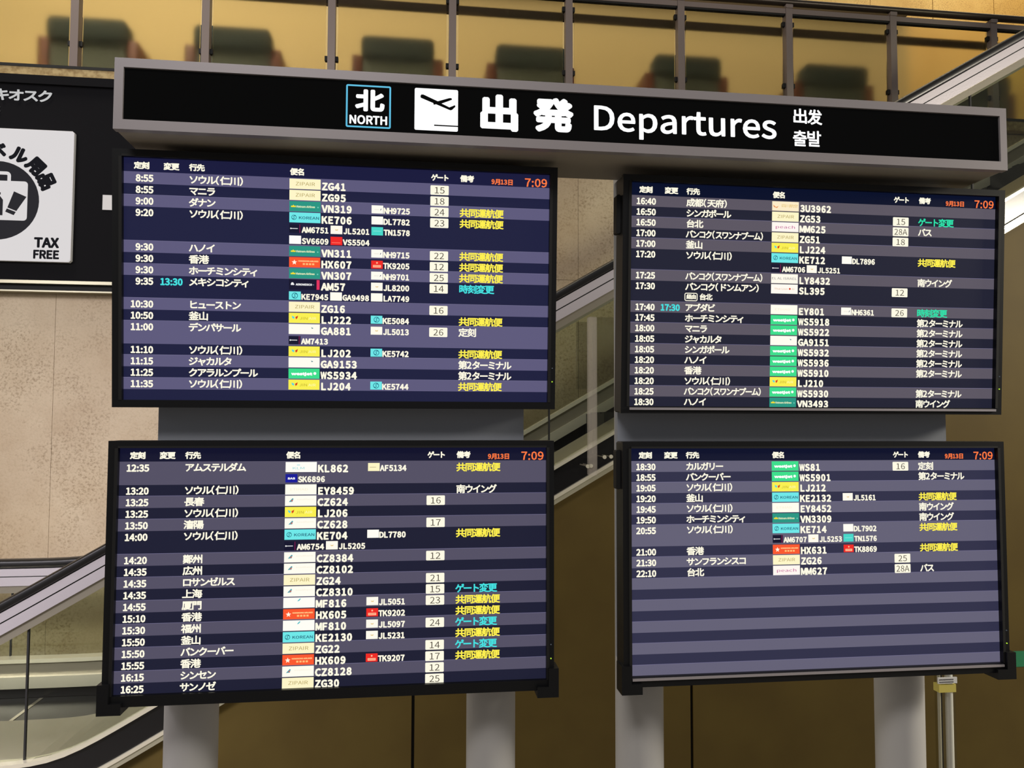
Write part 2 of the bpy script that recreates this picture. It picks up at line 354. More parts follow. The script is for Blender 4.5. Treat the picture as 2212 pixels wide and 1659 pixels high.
# upper floor
b = MB(); b.box(-7.4, 9.4, 5.66, 9.6, 3.75, 3.99, M_UNDER); tag(b.build('floor_upper'), kind='structure')
b = MB(); b.box(-7.4, 9.4, YW-.07, YW+.035, 3.955, 4.03, M_GOLDTRIM); b.box(-7.4, 9.4, YW-.075, YW+.02, 4.03, 4.05, M_BLACKG)
tag(b.build('trim_1'), kind='structure')
b = MB(); b.box(-7.4, 11, 9.22, 9.4, 3.99, 9.4, M_JOINT); wu = tag(b.build('wall_upper'), kind='structure')
jx = at(2015, 20, 9.2).x; pu = at(2147, 30, 9.2).x-jx
me = None
for i in range(-14, 5):
    for k in range(3):
        if me is None:
            b = MB(); b.box(.003, pu-.003, 0, .02, .003, 1.797, M_GOLD); me = bpy.data.meshes.new('stone_panel'); me.from_pydata(b.v, [], b.f); me.materials.append(M_GOLD)
        o = bpy.data.objects.new('stone_panel', me); COL.objects.link(o); o.parent = wu; o.location = (jx+i*pu, 9.2+random.uniform(-.004, .004), 3.99+1.8*k)
b = MB(); b.box(-7.4, at(1960, 50, 7.42).x, 7.42, 7.6, 3.99, at(1700, 3, 7.3).z, M_CREAM); tag(b.build('wall_lounge'), kind='structure')

# ------------------------------------------------------------------ railing of the upper floor
YR = 5.7
rail = thing('glass_railing', (0, YR, 4.05), 'long upper floor railing of frosted glass panes between grey posts', 'railing')
px = [-2.434+.8925*i for i in range(-2, 11)]
ztop = at(1900, 21, YR).z; zmid = at(1828, 37, YR).z
for i, x in enumerate(px):
    b = MB(); b.box(x-.027, x+.027, YR-.035, YR+.03, 4.05, zmid+.035, M_RAILP, .006)
    b.box(x-.03, x+.03, YR-.042, YR+.03, zmid+.02, zmid+.05, M_RAILP, .004)
    b.box(x-.018, x+.018, YR-.012, YR+.012, zmid+.05, ztop-.02, M_RAILD)
    p = part(b, 'post', rail)
    b = MB(); b.box(x+.045, x+.8475, YR-.006, YR+.006, 4.10, zmid-.03, M_FROST); part(b, 'glass_pane', rail)
    if i < 12:
        b = MB()
        for zc in (4.26, zmid-.12):
            for sx in (x+.027, x+.8655-.022): b.box(sx, sx+.022, YR-.016, YR+.016, zc, zc+.035, M_BLACKG)
        part(b, 'clamp', rail)
x0, x1 = px[0]-.2, px[-1]+.2
b = MB(); b.box(x0, x1, YR-.03, YR+.02, zmid-.022, zmid+.018, M_RAILP); b.box(x0, x1, YR-.022, YR+.014, zmid-.034, zmid-.022, M_BLACKG); part(b, 'middle_rail', rail)
b = MB()
b.sweep([[(X, YR+.035*math.cos(t), ztop-.0+.026*math.sin(t)) for t in [2*math.pi*i/14 for i in range(14)]] for X in (x0, x1)], M_RAILD)
part(b, 'top_rail', rail, True)
zb = at(1463, 54, YR+.16).z
b = MB(); b.box(x0, x1, YR+.14, YR+.19, zb-.025, zb+.025, M_RAILD); part(b, 'inner_rail', rail)
# brown panel behind the railing
a = at(1700, 3, 7.3); c = at(1700, 24, 7.3); cx_ = at(1935, 50, 7.3).x
b = MB(); b.prism([(-3.0, c.z), (cx_, c.z), (cx_+.14, c.z+.05), (cx_+.14, a.z), (-3.0, a.z)], 7.3, 7.415, M_BROWN)
tag(b.build('bulkhead_panel'), 'dark brown bulkhead panel above the lounge chairs, seen over the railing', 'panel')

# ------------------------------------------------------------------ lounge chairs
def rbox(b, x0, x1, y0, y1, z0, z1, r, mt):
    n = 5; o = []
    for cx, cz, a0 in ((x1-r, z0+r, -90), (x1-r, z1-r, 0), (x0+r, z1-r, 90), (x0+r, z0+r, 180)):
        for i in range(n): a = R(a0+90/(n-1)*i); o.append((cx+r*math.cos(a), cz+r*math.sin(a)))
    cx, cz = (x0+x1)/2, (z0+z1)/2; e = min(r*.5, (y1-y0)*.3); rings = []
    for y, k in ((y0, e), (y0+e*.4, e*.3), (y0+e, 0), (y1-e, 0), (y1-e*.4, e*.3), (y1, e)):
        fx = 1-2*k/(x1-x0); fz = 1-2*k/(z1-z0)
        rings.append([(cx+(X-cx)*fx, y, cz+(Z-cz)*fz) for X, Z in o])
    b.sweep(rings, mt)
YC = 6.28
ctop = (at(860, 80, YC)).z
cw = .66
b = MB(); rbox(b, -cw/2+.02, cw/2-.02, .0, .13, .12, ctop-4.0-.13, .03, M_FABRIC); proto_back = b
cps = [(167+20, 0), (502, 0), (860, 0), (1148, 0), (1486, 0), (1805, 0), (2115, 0)]
ordw = ['leftmost', 'second from left', 'third from left', 'fourth from left', 'fifth from left', 'sixth from left', 'rightmost']
proto = None
def make_chair():
    t = thing('lounge_chair', (0, YC, 3.99), '', 'chair', 'lounge chairs behind the frosted railing')
    H_ = ctop-3.99
    b = MB(); rbox(b, -.29, .29, .03, .16, .14, H_-.10, .03, M_FABRIC); b.build('backrest', t, smooth=True)
    b = MB(); rbox(b, -.30, .30, -.02, .17, H_-.19, H_, .05, M_FABRIC2); b.build('headrest', t, smooth=True)
    b = MB(); rbox(b, -.29, .29, .15, .68, .24, .40, .04, M_FABRIC); b.build('seat', t, smooth=True)
    for s_ in (-1, 1):
        b = MB(); x = s_*.335; rbox(b, x-.042, x+.042, .03, .66, .12, H_-.15, .02, M_WOOD); b.build('armrest', t, smooth=True)
        for y in (.07, .6):
            b = MB(); b.cyl((x, y, 0), (x, y, .13), .018, M_RAILD, 12); b.build('leg', t)
    return t
def dup(t):
    r = t.copy(); COL.objects.link(r)
    for ch in list(t.children):
        c = ch.copy(); COL.objects.link(c); c.parent = r
    return r
for i, (x, _) in enumerate(cps):
    t = proto = make_chair() if proto is None else proto
    if i: t = dup(proto)
    t.location.x = at(x, 80, YC).x
    t['label'] = 'grey green lounge chair with wooden arms behind the frosted railing, ' + ordw[i]

# ------------------------------------------------------------------ escalator
YE = 3.7; SL = .579
zh = lambda X: .793+SL*(X+1.823)
def zp(X, off, m, s_=.045):
    a = (zh(X)-off-m)/s_
    return m+s_*(math.log1p(math.exp(-abs(a)))+max(a, 0))
XS = [-3.6, -3.0, -2.6] + [-2.5+.07*i for i in range(29)] + [-.4+.5*i for i in range(13)]
def strip(b, off0, m0, off1, m1, y0, y1, mt, yy0=None, yy1=None, xs=XS):
    """band between two lines parallel to the incline; upper line off0, lower line off1"""
    rings = []
    for X in xs:
        zt, zb_ = zp(X, off0, m0), zp(X, off1, m1)
        rings.append([(X, y0, zb_), (X, y1, zb_ if yy1 is None else yy1(X)), (X, y1, zt if yy0 is None else yy0(X)), (X, y0, zt)])
    b.sweep(rings, mt)
esc = thing('escalator', (0, 4.3, 0), 'long escalator with glass balustrades, black handrails and steel trim, rising to the right', 'escalator')
HM = .80
def handrail(y, HM, name='handrail'):
    b = MB(); rings = []
    for X in XS:
        z = zp(X, 0, HM)
        rings.append([(X, y+.042*math.cos(t), z-.026+.028*math.copysign(abs(math.sin(t))**.6, math.sin(t))) for t in [2*math.pi*i/16 for i in range(16)]])
    b.sweep(rings, M_BLACKR)
    # the rubber curls round at the lower end
    pts = [(-3.6, HM)] + [(-3.6-.30*math.sin(R(a)), HM-.30+.30*math.cos(R(a))) for a in range(15, 181, 15)]
    b.sweep([[(X, y+.042*math.cos(t), z-.026+.026*math.sin(t)) for t in [2*math.pi*i/16 for i in range(16)]] for X, z in pts], M_BLACKR)
    part(b, name, esc, True)
for y, far in ((YE, False), (4.8, True)):
    HM = .80 if far else .66
    handrail(y, HM)
    f = -1 if far else 1
    b = MB(); strip(b, .052, HM-.052, .094, HM-.094, y-.030, y+.030, M_STEEL); part(b, 'upper_fascia', esc)
    b = MB(); strip(b, .094, HM-.094, .100, HM-.100, y-.022, y+.022, M_BLACKG); part(b, 'groove', esc)
    b = MB(); strip(b, .100, HM-.100, .150, HM-.150, y-.026, y+.026, M_STEEL); part(b, 'lower_fascia', esc)
    b = MB(); strip(b, .150, HM-.150, .192, HM-.192, y-.016, y+.016, M_STEELD); part(b, 'glass_channel', esc)
    lo = .845 if not far else .69
    lm = .10 if not far else .25
    js = [-3.55, -1.70, -.53, .64, 1.81, 2.92, 4.1, 5.5] if not far else [-3.55, -2.3, -.95, .2, 1.35, 2.5, 3.2, 4.4, 5.5]
    for a_, c_ in zip(js, js[1:]):
        b = MB(); strip(b, .185, HM-.185, lo, lm, y-.005, y+.005, M_GLASS, xs=[a_+.004]+[X for X in XS if a_+.01 < X < c_-.01]+[c_-.004]); part(b, 'glass_panel', esc)
    for c_ in js[1:-1]:
        b = MB(); zt, zl = zp(c_, .19, HM-.19), zp(c_, lo, lm); b.box(c_-.004, c_+.004, y-.006, y+.006, zl, zt, M_BLACKG); part(b, 'glass_joint', esc)
# near outer deck
b = MB(); strip(b, .845, .10, .862, .083, YE-.045, YE+.02, M_BRIGHT); part(b, 'deck_trim', esc)
b = MB(); strip(b, .862, .083, .985, -.02, YE-.03, YE+.0, M_SKIRT); part(b, 'outer_skirt', esc)
b = MB(); strip(b, .985, -.02, 1.003, -.04, YE-.05, YE, M_BRIGHT, xs=[X for X in XS if X > -1.5]); part(b, 'lower_trim', esc)
b = MB(); strip(b, 1.003, -.04, 1.028, -.06, YE-.045, YE, M_TRIM, xs=[X for X in XS if X > -1.5]); part(b, 'lower_trim', esc)
# inner decks
b = MB(); strip(b, .850, .095, .87, .075, YE+.02, YE+.29, M_STEELD); part(b, 'inner_deck', esc)
b = MB(); strip(b, .862, .083, .90, .05, YE+.288, YE+.302, M_BLACKG); part(b, 'deck_seam', esc)
b = MB(); strip(b, .862, .085, .90, .05, YE+.302, YE+.54, M_STEELD); part(b, 'inner_deck', esc)
b = MB(); strip(b, .69, .25, .715, .228, 4.72, 4.80, M_BRIGHT); part(b, 'inner_deck', esc)
b = MB(); strip(b, .715, .228, .80, .155, 4.74, 4.80, M_STEELD); part(b, 'inner_deck', esc)
b = MB(); strip(b, .80, .155, .865, .09, 4.71, 4.78, M_BRIGHT); part(b, 'inner_deck', esc)
b = MB(); strip(b, .865, .09, 1.25, -.02, 4.74, 4.80, M_SKIRT); part(b, 'inner_skirt', esc)
# landing plate and steps
b = MB(); b.box(-3.6, -1.35, YE+.55, 4.735, .0, .03, M_TREAD)
for X in (-3.2, -2.65, -2.1, -1.55): b.box(X, X+.02, YE+.56, 4.72, .03, .033, M_STEELD)
part(b, 'landing_plate', esc)
for i in range(16):
    X = -1.35+.4*i; z = zh(X+.4)-1.04
    b = MB(); b.box(X, X+.4, YE+.55, 4.735, z-.05, z, M_TREAD); b.box(X, X+.03, YE+.55, 4.735, z-.24, z-.05, M_TREAD)
    for k in range(4): b.box(X+.005, X+.395, YE+.57+.05*2*k, YE+.62+.05*2*k, z, z+.008, M_TREAD)
    part(b, 'step', esc)
# olive cladding under the incline
js = [-1.55, -.005, 1.345, 5.2]
for a_, c_ in zip(js, js[1:]):
    b = MB(); X0, X1 = a_+.007, c_-.007
    pts = [(X0, FLOOR+.01), (X1, FLOOR+.01), (X1, zh(X1)-1.028)] + ([(X0, zh(X0)-1.028)] if zh(X0)-1.028 > FLOOR+.02 else [(-1.42, .01)][:0]+[(X0, max(FLOOR+.02, zh(X0)-1.028))])
    b.prism(pts, YE-.012, YE+.005, M_OLIVE); part(b, 'cladding_panel', esc)
b = MB(); b.prism([(-1.55, FLOOR), (5.2, FLOOR), (5.2, zh(5.2)-1.06), (-1.55, zh(-1.55)-1.04)], YE+.005, 4.70, M_BLACKG); part(b, 'truss_box', esc)

# green tape on the cladding, far right
g0, g1 = at(2183, 1407, YE-.013), at(2184, 1441, YE-.013)
b = MB(); b.box(g0.x-.30, g0.x+.5, YE-.0145, YE-.0122, g1.z, g0.z, M_GTAPE)
tag(b.build('tape_strip'), 'green tape strip on the olive cladding beside the lower right monitor', 'tape')

# ------------------------------------------------------------------ kiosk sign on the wall
YK = YW-.09
k0 = at(0, 150, YK); kx1 = at(720, 400, YK).x; kz1 = 3.955; kz0 = at(120, 607, YK).z
kio = thing('kiosk_sign', (-3, YK, kz0), 'charcoal shop signboard with white lettering and lit luggage poster on the stone wall', 'sign')
b = MB(); b.box(-5.2, kx1, YK, YW, kz0, kz1, M_DARKSIGN); b.box(-5.2, kx1, YK-.03, YK, kz1-.06, kz1, M_DARKSIGN); part(b, 'board', kio)
b = MB(); b.box(-5.2, kx1, YK-.015, YW, kz0-.022, kz0, M_TRIM); part(b, 'bottom_trim', kio)
b = MB(); b.box(-5.2, kx1, YK+.02, YW, kz0-.065, kz0-.022, M_BLACKG); part(b, 'shadow_gap', kio)
b = MB(); b.box(-5.2, kx1, YK+.0, YW, kz0-.075, kz0-.065, M_TRIM); part(b, 'bottom_trim', kio)
# lit poster: units are photo-sized pixels measured from the poster's upper right corner
pa, pb = at(161, 284, YK-.03), at(157, 567, YK-.03); ku = (pa.z-pb.z)/283.0
PW = 300
fc = Face(pa.x-PW*ku-(-3), pa.z-kz0, ku)
lit = glow('poster_white', (226, 222, 222), .92); PD = glow('poster_black', (30, 30, 34), .9)
b = MB(); b.box(pa.x-PW*ku, pa.x, YK-.03, YK, pb.z, pa.z, M_WHITEP, .012); part(b, 'poster_box', kio)
D = .0315
fc.rrect('poster_face', 1, 1, PW-1, 282, 7, lit, D)
cu, cv = PW-150, 155
fc.disc('poster_icon', cu, cv, 84, PD, D+.001)
fc.ring('poster_icon', cu-27, cv-62, cu+27, cv-20, 9, 7, lit, D+.002)
fc.rrect('poster_icon', cu-61, cv-42, cu+61, cv+42, 7, lit, D+.0025)
fc.rect('poster_icon', cu-9, cv-17, cu+8, cv-12, PD, D+.003); fc.poly('poster_icon', [(cu-12, cv-2), (cu-6, cv-9), (cu+7, cv-9), (cu+13, cv-1), (cu+13, cv+32), (cu-12, cv+32)], PD, D+.003)
fc.poly('poster_icon', [(cu+34, cv-20), (cu+61-2, cv-9), (cu+40, cv+22), (cu+22, cv+15)], PD, D+.003)
fc.poly('poster_icon', [(cu+21, cv+17), (cu+39, cv+24), (cu+35, cv+31), (cu+18, cv+24)], PD, D+.003)
fc.poly('poster_icon', [(cu-52, cv-14), (cu-28, cv-14), (cu-28, cv+30), (cu-52, cv+30)], PD, D+.003)
for ch, ang in zip('トラベル用品', (-52, -27, -2, 22, 44, 64)):
    g = glyph(ch, .03); kk = 31/KJH; rr = 107
    def fx(x, y, ang=ang):
        X = (x-KJW/.92/2)*kk; Y = (y-(KJB+KJH/2))*kk+rr; a = R(ang)
        return (cu+X*math.cos(a)+Y*math.sin(a), cv+X*math.sin(a)-Y*math.cos(a))
    fc.glyphs('poster_lettering#'+ch, ch, fx, PD, D+.001, .022)
fc.fit('poster_lettering#TAX', 'TAX', PW-72, PW-25, 230, 252, PD, .022, D+.001)
fc.fit('poster_lettering#FREE', 'FREE', PW-73, PW-24, 257, 279-3, PD, .022, D+.001)
fc.build(kio)
# shop name in white letters
fc = Face(at(0, 200, YK).x+3, at(0, 200, YK).z-kz0, at(100, 200, YK).x*.01-at(0, 200, YK).x*.01)
LW = glow('sign_letter_white', (205, 205, 205), .9)
fc.cjk('sign_lettering#1', 'キオスク', -12, 114, -8, 20, LW, .014, .012)
fc.fit('sign_lettering', 'Kiosk', -50, 3, 30, 45, LW, .02, .012)
fc.build(kio)
# paper notice on the board
n0, n1 = at(222, 421, YK-.003), at(247, 454, YK-.003)
b = MB(); b.box(n0.x, n1.x+.02, YK-.004, YK-.0005, n1.z, n0.z, M_WHITEP)
tag(b.build('paper_notice'), 'small blank white paper notice on the charcoal signboard', 'notice')

# ------------------------------------------------------------------ acrylic guard between the monitors
YA = 3.52
g_tl, g_br = at(1268, 686, YA), at(1287, 1026, YA)
gd = thing('acrylic_guard', (g_tl.x, YA, g_br.z), 'clear acrylic guard board with metal bolts hanging beside the escalator between the monitors', 'guard')
b = MB(); b.box(g_tl.x, g_br.x, YA-.03, YA, g_br.z, g_tl.z, M_ACRYLE, .004); part(b, 'edge_bar', gd)
e = at(1350, 985, YA+.02)
b = MB(); b.prism([(g_br.x-.01, g_br.z+.03), (e.x, e.z+.05), (e.x, g_tl.z+.005), (g_br.x-.01, g_tl.z+.005)], YA+.015, YA+.023, M_ACRYL); part(b, 'clear_board', gd)
b = MB(); b.box(g_tl.x-.05, g_tl.x+.004, YA+.005, YA+.012, g_br.z+.4, g_tl.z-.02, M_ACRYL); part(b, 'clear_board', gd)
for x, y in ((1268, 1007), (1304, 987), (1318, 986), (1275, 1006)):
    c = at(x, y, YA-.02); b = MB(); b.cyl((c.x, YA-.035, c.z), (c.x, YA+.13, c.z), .003, M_STEELD, 12); b.cyl((c.x, YA-.04, c.z), (c.x, YA-.034, c.z), .009, M_BRIGHT, 12); part(b, 'bolt', gd)

# ------------------------------------------------------------------ display stands
def stand(xa, xb, posts, label):
    t = thing('display_stand', ((xa+xb)/2, 2.08, 0), label, 'stand')
    b = MB(); b.box(xa, xb, 1.984, 2.012, .98, 2.248, M_BACK, .004); part(b, 'backing_panel', t)
    for p in posts:
        b = MB(); b.cyl((p, 2.078, FLOOR+.012), (p, 2.078, 2.34), .065, M_POST, 40); part(b, 'post', t, True)
        b = MB(); b.cyl((p, 2.078, FLOOR), (p, 2.078, FLOOR+.014), .12, M_POST, 40); part(b, 'foot_plate', t, True)
    return t
def pc(x): return at(x, 1590, 2.04).x
stand(at(342, 915, 1.984).x, at(1131, 915, 1.984).x, [pc(404), pc(1063)], 'grey two post stand carrying the two left monitors')
stand(at(1334, 920, 1.984).x, at(2043, 920, 1.984).x, [pc(1390), pc(1962)], 'grey two post stand carrying the two right monitors')

# ------------------------------------------------------------------ header sign
hx0, hx1, hz0, hz1, YH = -.6795, 1.510, 1.6+.2515+.4, 1.6+.4140+.4, 1.785
hz0, hz1 = 2.2515, 2.4145
hd = thing('departures_sign', ((hx0+hx1)/2, 1.9, hz0), 'wide black lit Departures sign in a silver frame above the monitors', 'sign')
ix0, ix1, iz0, iz1 = -.6600, 1.4915, 2.2740, 2.3935
b = MB()
b.box(hx0, hx1, YH+.012, 2.008, hz0+.004, hz1-.003, M_UNDER); part(b, 'housing', hd)
b = MB(); b.box(hx0, hx1, YH, YH+.02, iz1, hz1, M_HEAD); b.box(hx0, hx1, YH, YH+.02, hz0, iz0, M_HEAD)
b.box(hx0, ix0, YH, YH+.02, iz0, iz1, M_HEAD); b.box(ix1, hx1, YH, YH+.02, iz0, iz1, M_HEAD); part(b, 'front_frame', hd)
b = MB(); b.box(ix0, ix1, YH+.006, YH+.012, iz0, iz1, SIGNB); part(b, 'sign_face', hd)
kz = (iz1-iz0)/100.0
def hu(x, y):   # sign-face units (1/100 of its height) for a photo pixel
    w = at(x, y, YH+.006); return ((w.x-ix0)/kz, (iz1-w.z)/kz)
fc = Face(ix0-hd.location.x, iz1-hz0, kz); DH = -(YH+.005-1.9)
def bx(x0, y0, x1, y1): return (*hu(x0, y0), *hu(x1, y1))
u0, v0 = hu(748, 182); u1, v1 = hu(844, 276); v1 = v0+(u1-u0)*.98
fc.ring('north_border', u0, v0, u1, v1, 3.5, 3.2, SIGNC, DH)
w = u1-u0
fc.cjk('north_lettering', '北', u0+.20*w, u0+.79*w, v0+.12*w, v0+.61*w, SIGNW, .02, DH)
fc.fit('north_lettering#2', 'NORTH', u0+.09*w, u0+.91*w, v0+.69*w, v0+.89*w, SIGNW, .014, DH)
u0, v0 = hu(896, 190); u1, v1 = hu(989, 284); h = (u1-u0)
fc.rrect('pictogram', u0, v0, u1, v0+h*.985, 3, SIGNW, DH)
P = lambda a, c: (u0+a*h, v0+c*h)
K = SIGNB; D2 = DH+.0006
fc.poly('pictogram', [P(.13, .19), P(.15, .15), P(.20, .15), P(.53, .29), P(.80, .20), P(.85, .20), P(.86, .24), P(.62, .34), P(.80, .42), P(.93, .36), P(.94, .40), P(.86, .48), P(.82, .49), P(.14, .23)], K, D2)
fc.poly('pictogram', [P(.42, .32), P(.60, .33), P(.44, .38), P(.36, .35)][:3], K, D2)
fc.rect('pictogram', u0+.45*h, v0+.845*h, u0+1.0*h, v0+.875*h, K, D2)
def kb(ch, x0, y0, x1, y1, off=.022):
    a, c = hu(x0, y0), hu(x1, y1); g = glyph(ch, off); kx = (c[0]-a[0])/(g[3]-g[2]); ky = (c[1]-a[1])/(g[5]-g[4])
    fc.glyphs('lettering#%s%d' % (ch, x0), ch, lambda x, y: (a[0]+(x-g[2])*kx, c[1]-(y-g[4])*ky), SIGNW, DH, off)
kb('出', 1042, 207, 1115, 281); kb('発', 1156, 214, 1235, 284)
a_ = hu(1284, 229); b1 = hu(1390, 301); b2 = hu(1676, 290); g = glyph('Departures')
fc.glyphs('lettering#d', 'Departures', lambda x, y: (a_[0]+(x-g[2])*(b2[0]-a_[0])/(g[3]-g[2]), b1[1]-(y-g[4])*(b1[1]-a_[1])/(g[5]-g[4])), SIGNW, DH, .007)
kb('出', 1714, 235, 1742, 267, .01); kb('发', 1744, 237, 1775, 270, .01); kb('출', 1713, 282, 1742, 316, .008); kb('발', 1744, 283, 1773, 317, .008)
fc.build(hd)

# ------------------------------------------------------------------ flight monitors
C = {'w': WHITE, 'y': YEL, 'c': CYA, 'g': GRC}
def G(*c): return glow('px_%d_%d_%d' % c, c)
LC = {'ZG': (255, 246, 200), 'VN': (40, 150, 130), 'KE': (110, 232, 232), 'HX': (250, 88, 45), 'AM': (18, 18, 44), 'LJ': (250, 240, 80), 'GA': (255, 252, 240), 'WS': (60, 222, 140),
      'KL': (255, 253, 245), 'EY': (255, 253, 238), 'CZ': (255, 253, 240), 'MF': (255, 253, 245), '3U': (255, 236, 200), 'MM': (255, 247, 240), 'LY': (255, 250, 235), 'SL': (255, 250, 240),
      'NH': (255, 252, 240), 'DL': (255, 252, 242), 'JL': (255, 250, 236), 'TN': (70, 215, 200), 'SV': (255, 252, 250), 'VS': (240, 40, 36), 'TK': (240, 42, 34), 'LA': (255, 252, 240), 'AF': (255, 246, 196), 'SK': (20, 24, 150)}
def swirl(fc, nm, u, v, r, mt):
    # a ring and an S-shaped stroke inside it
    fc.ring(nm, u-r, v-r, u+r, v+r, r, r*.2, mt, .0011)
    pts = [(u+r*.5*math.sin(R(a)), v-r*.45-r*.0+r*.0+r*.45*(1-math.cos(R(a)))*.5) for a in range(0, 181, 30)]
    ribbon(fc, nm, [(u+r*.7, v-r*.5), (u+r*.2, v-r*.62), (u-r*.15, v-r*.3), (u, v), (u+r*.15, v+r*.3), (u-r*.2, v+r*.62), (u-r*.7, v+r*.5)], r*.22, mt)
def ribbon(fc, nm, pts, w, mt, d=.0012):
    L_, Rr = [], []
    for i, (x, y) in enumerate(pts):
        a = pts[max(0, i-1)]; c = pts[min(len(pts)-1, i+1)]; dx, dy = c[0]-a[0], c[1]-a[1]; n = math.hypot(dx, dy) or 1
        L_.append((x-dy/n*w/2, y+dx/n*w/2)); Rr.append((x+dy/n*w/2, y-dx/n*w/2))
    v = [fc.P(x, y, d) for x, y in L_+Rr]; n = len(pts)
    fc.p(nm).add(v, [(i, i+1, i+1+n, i+n) for i in range(n-1)], mt)
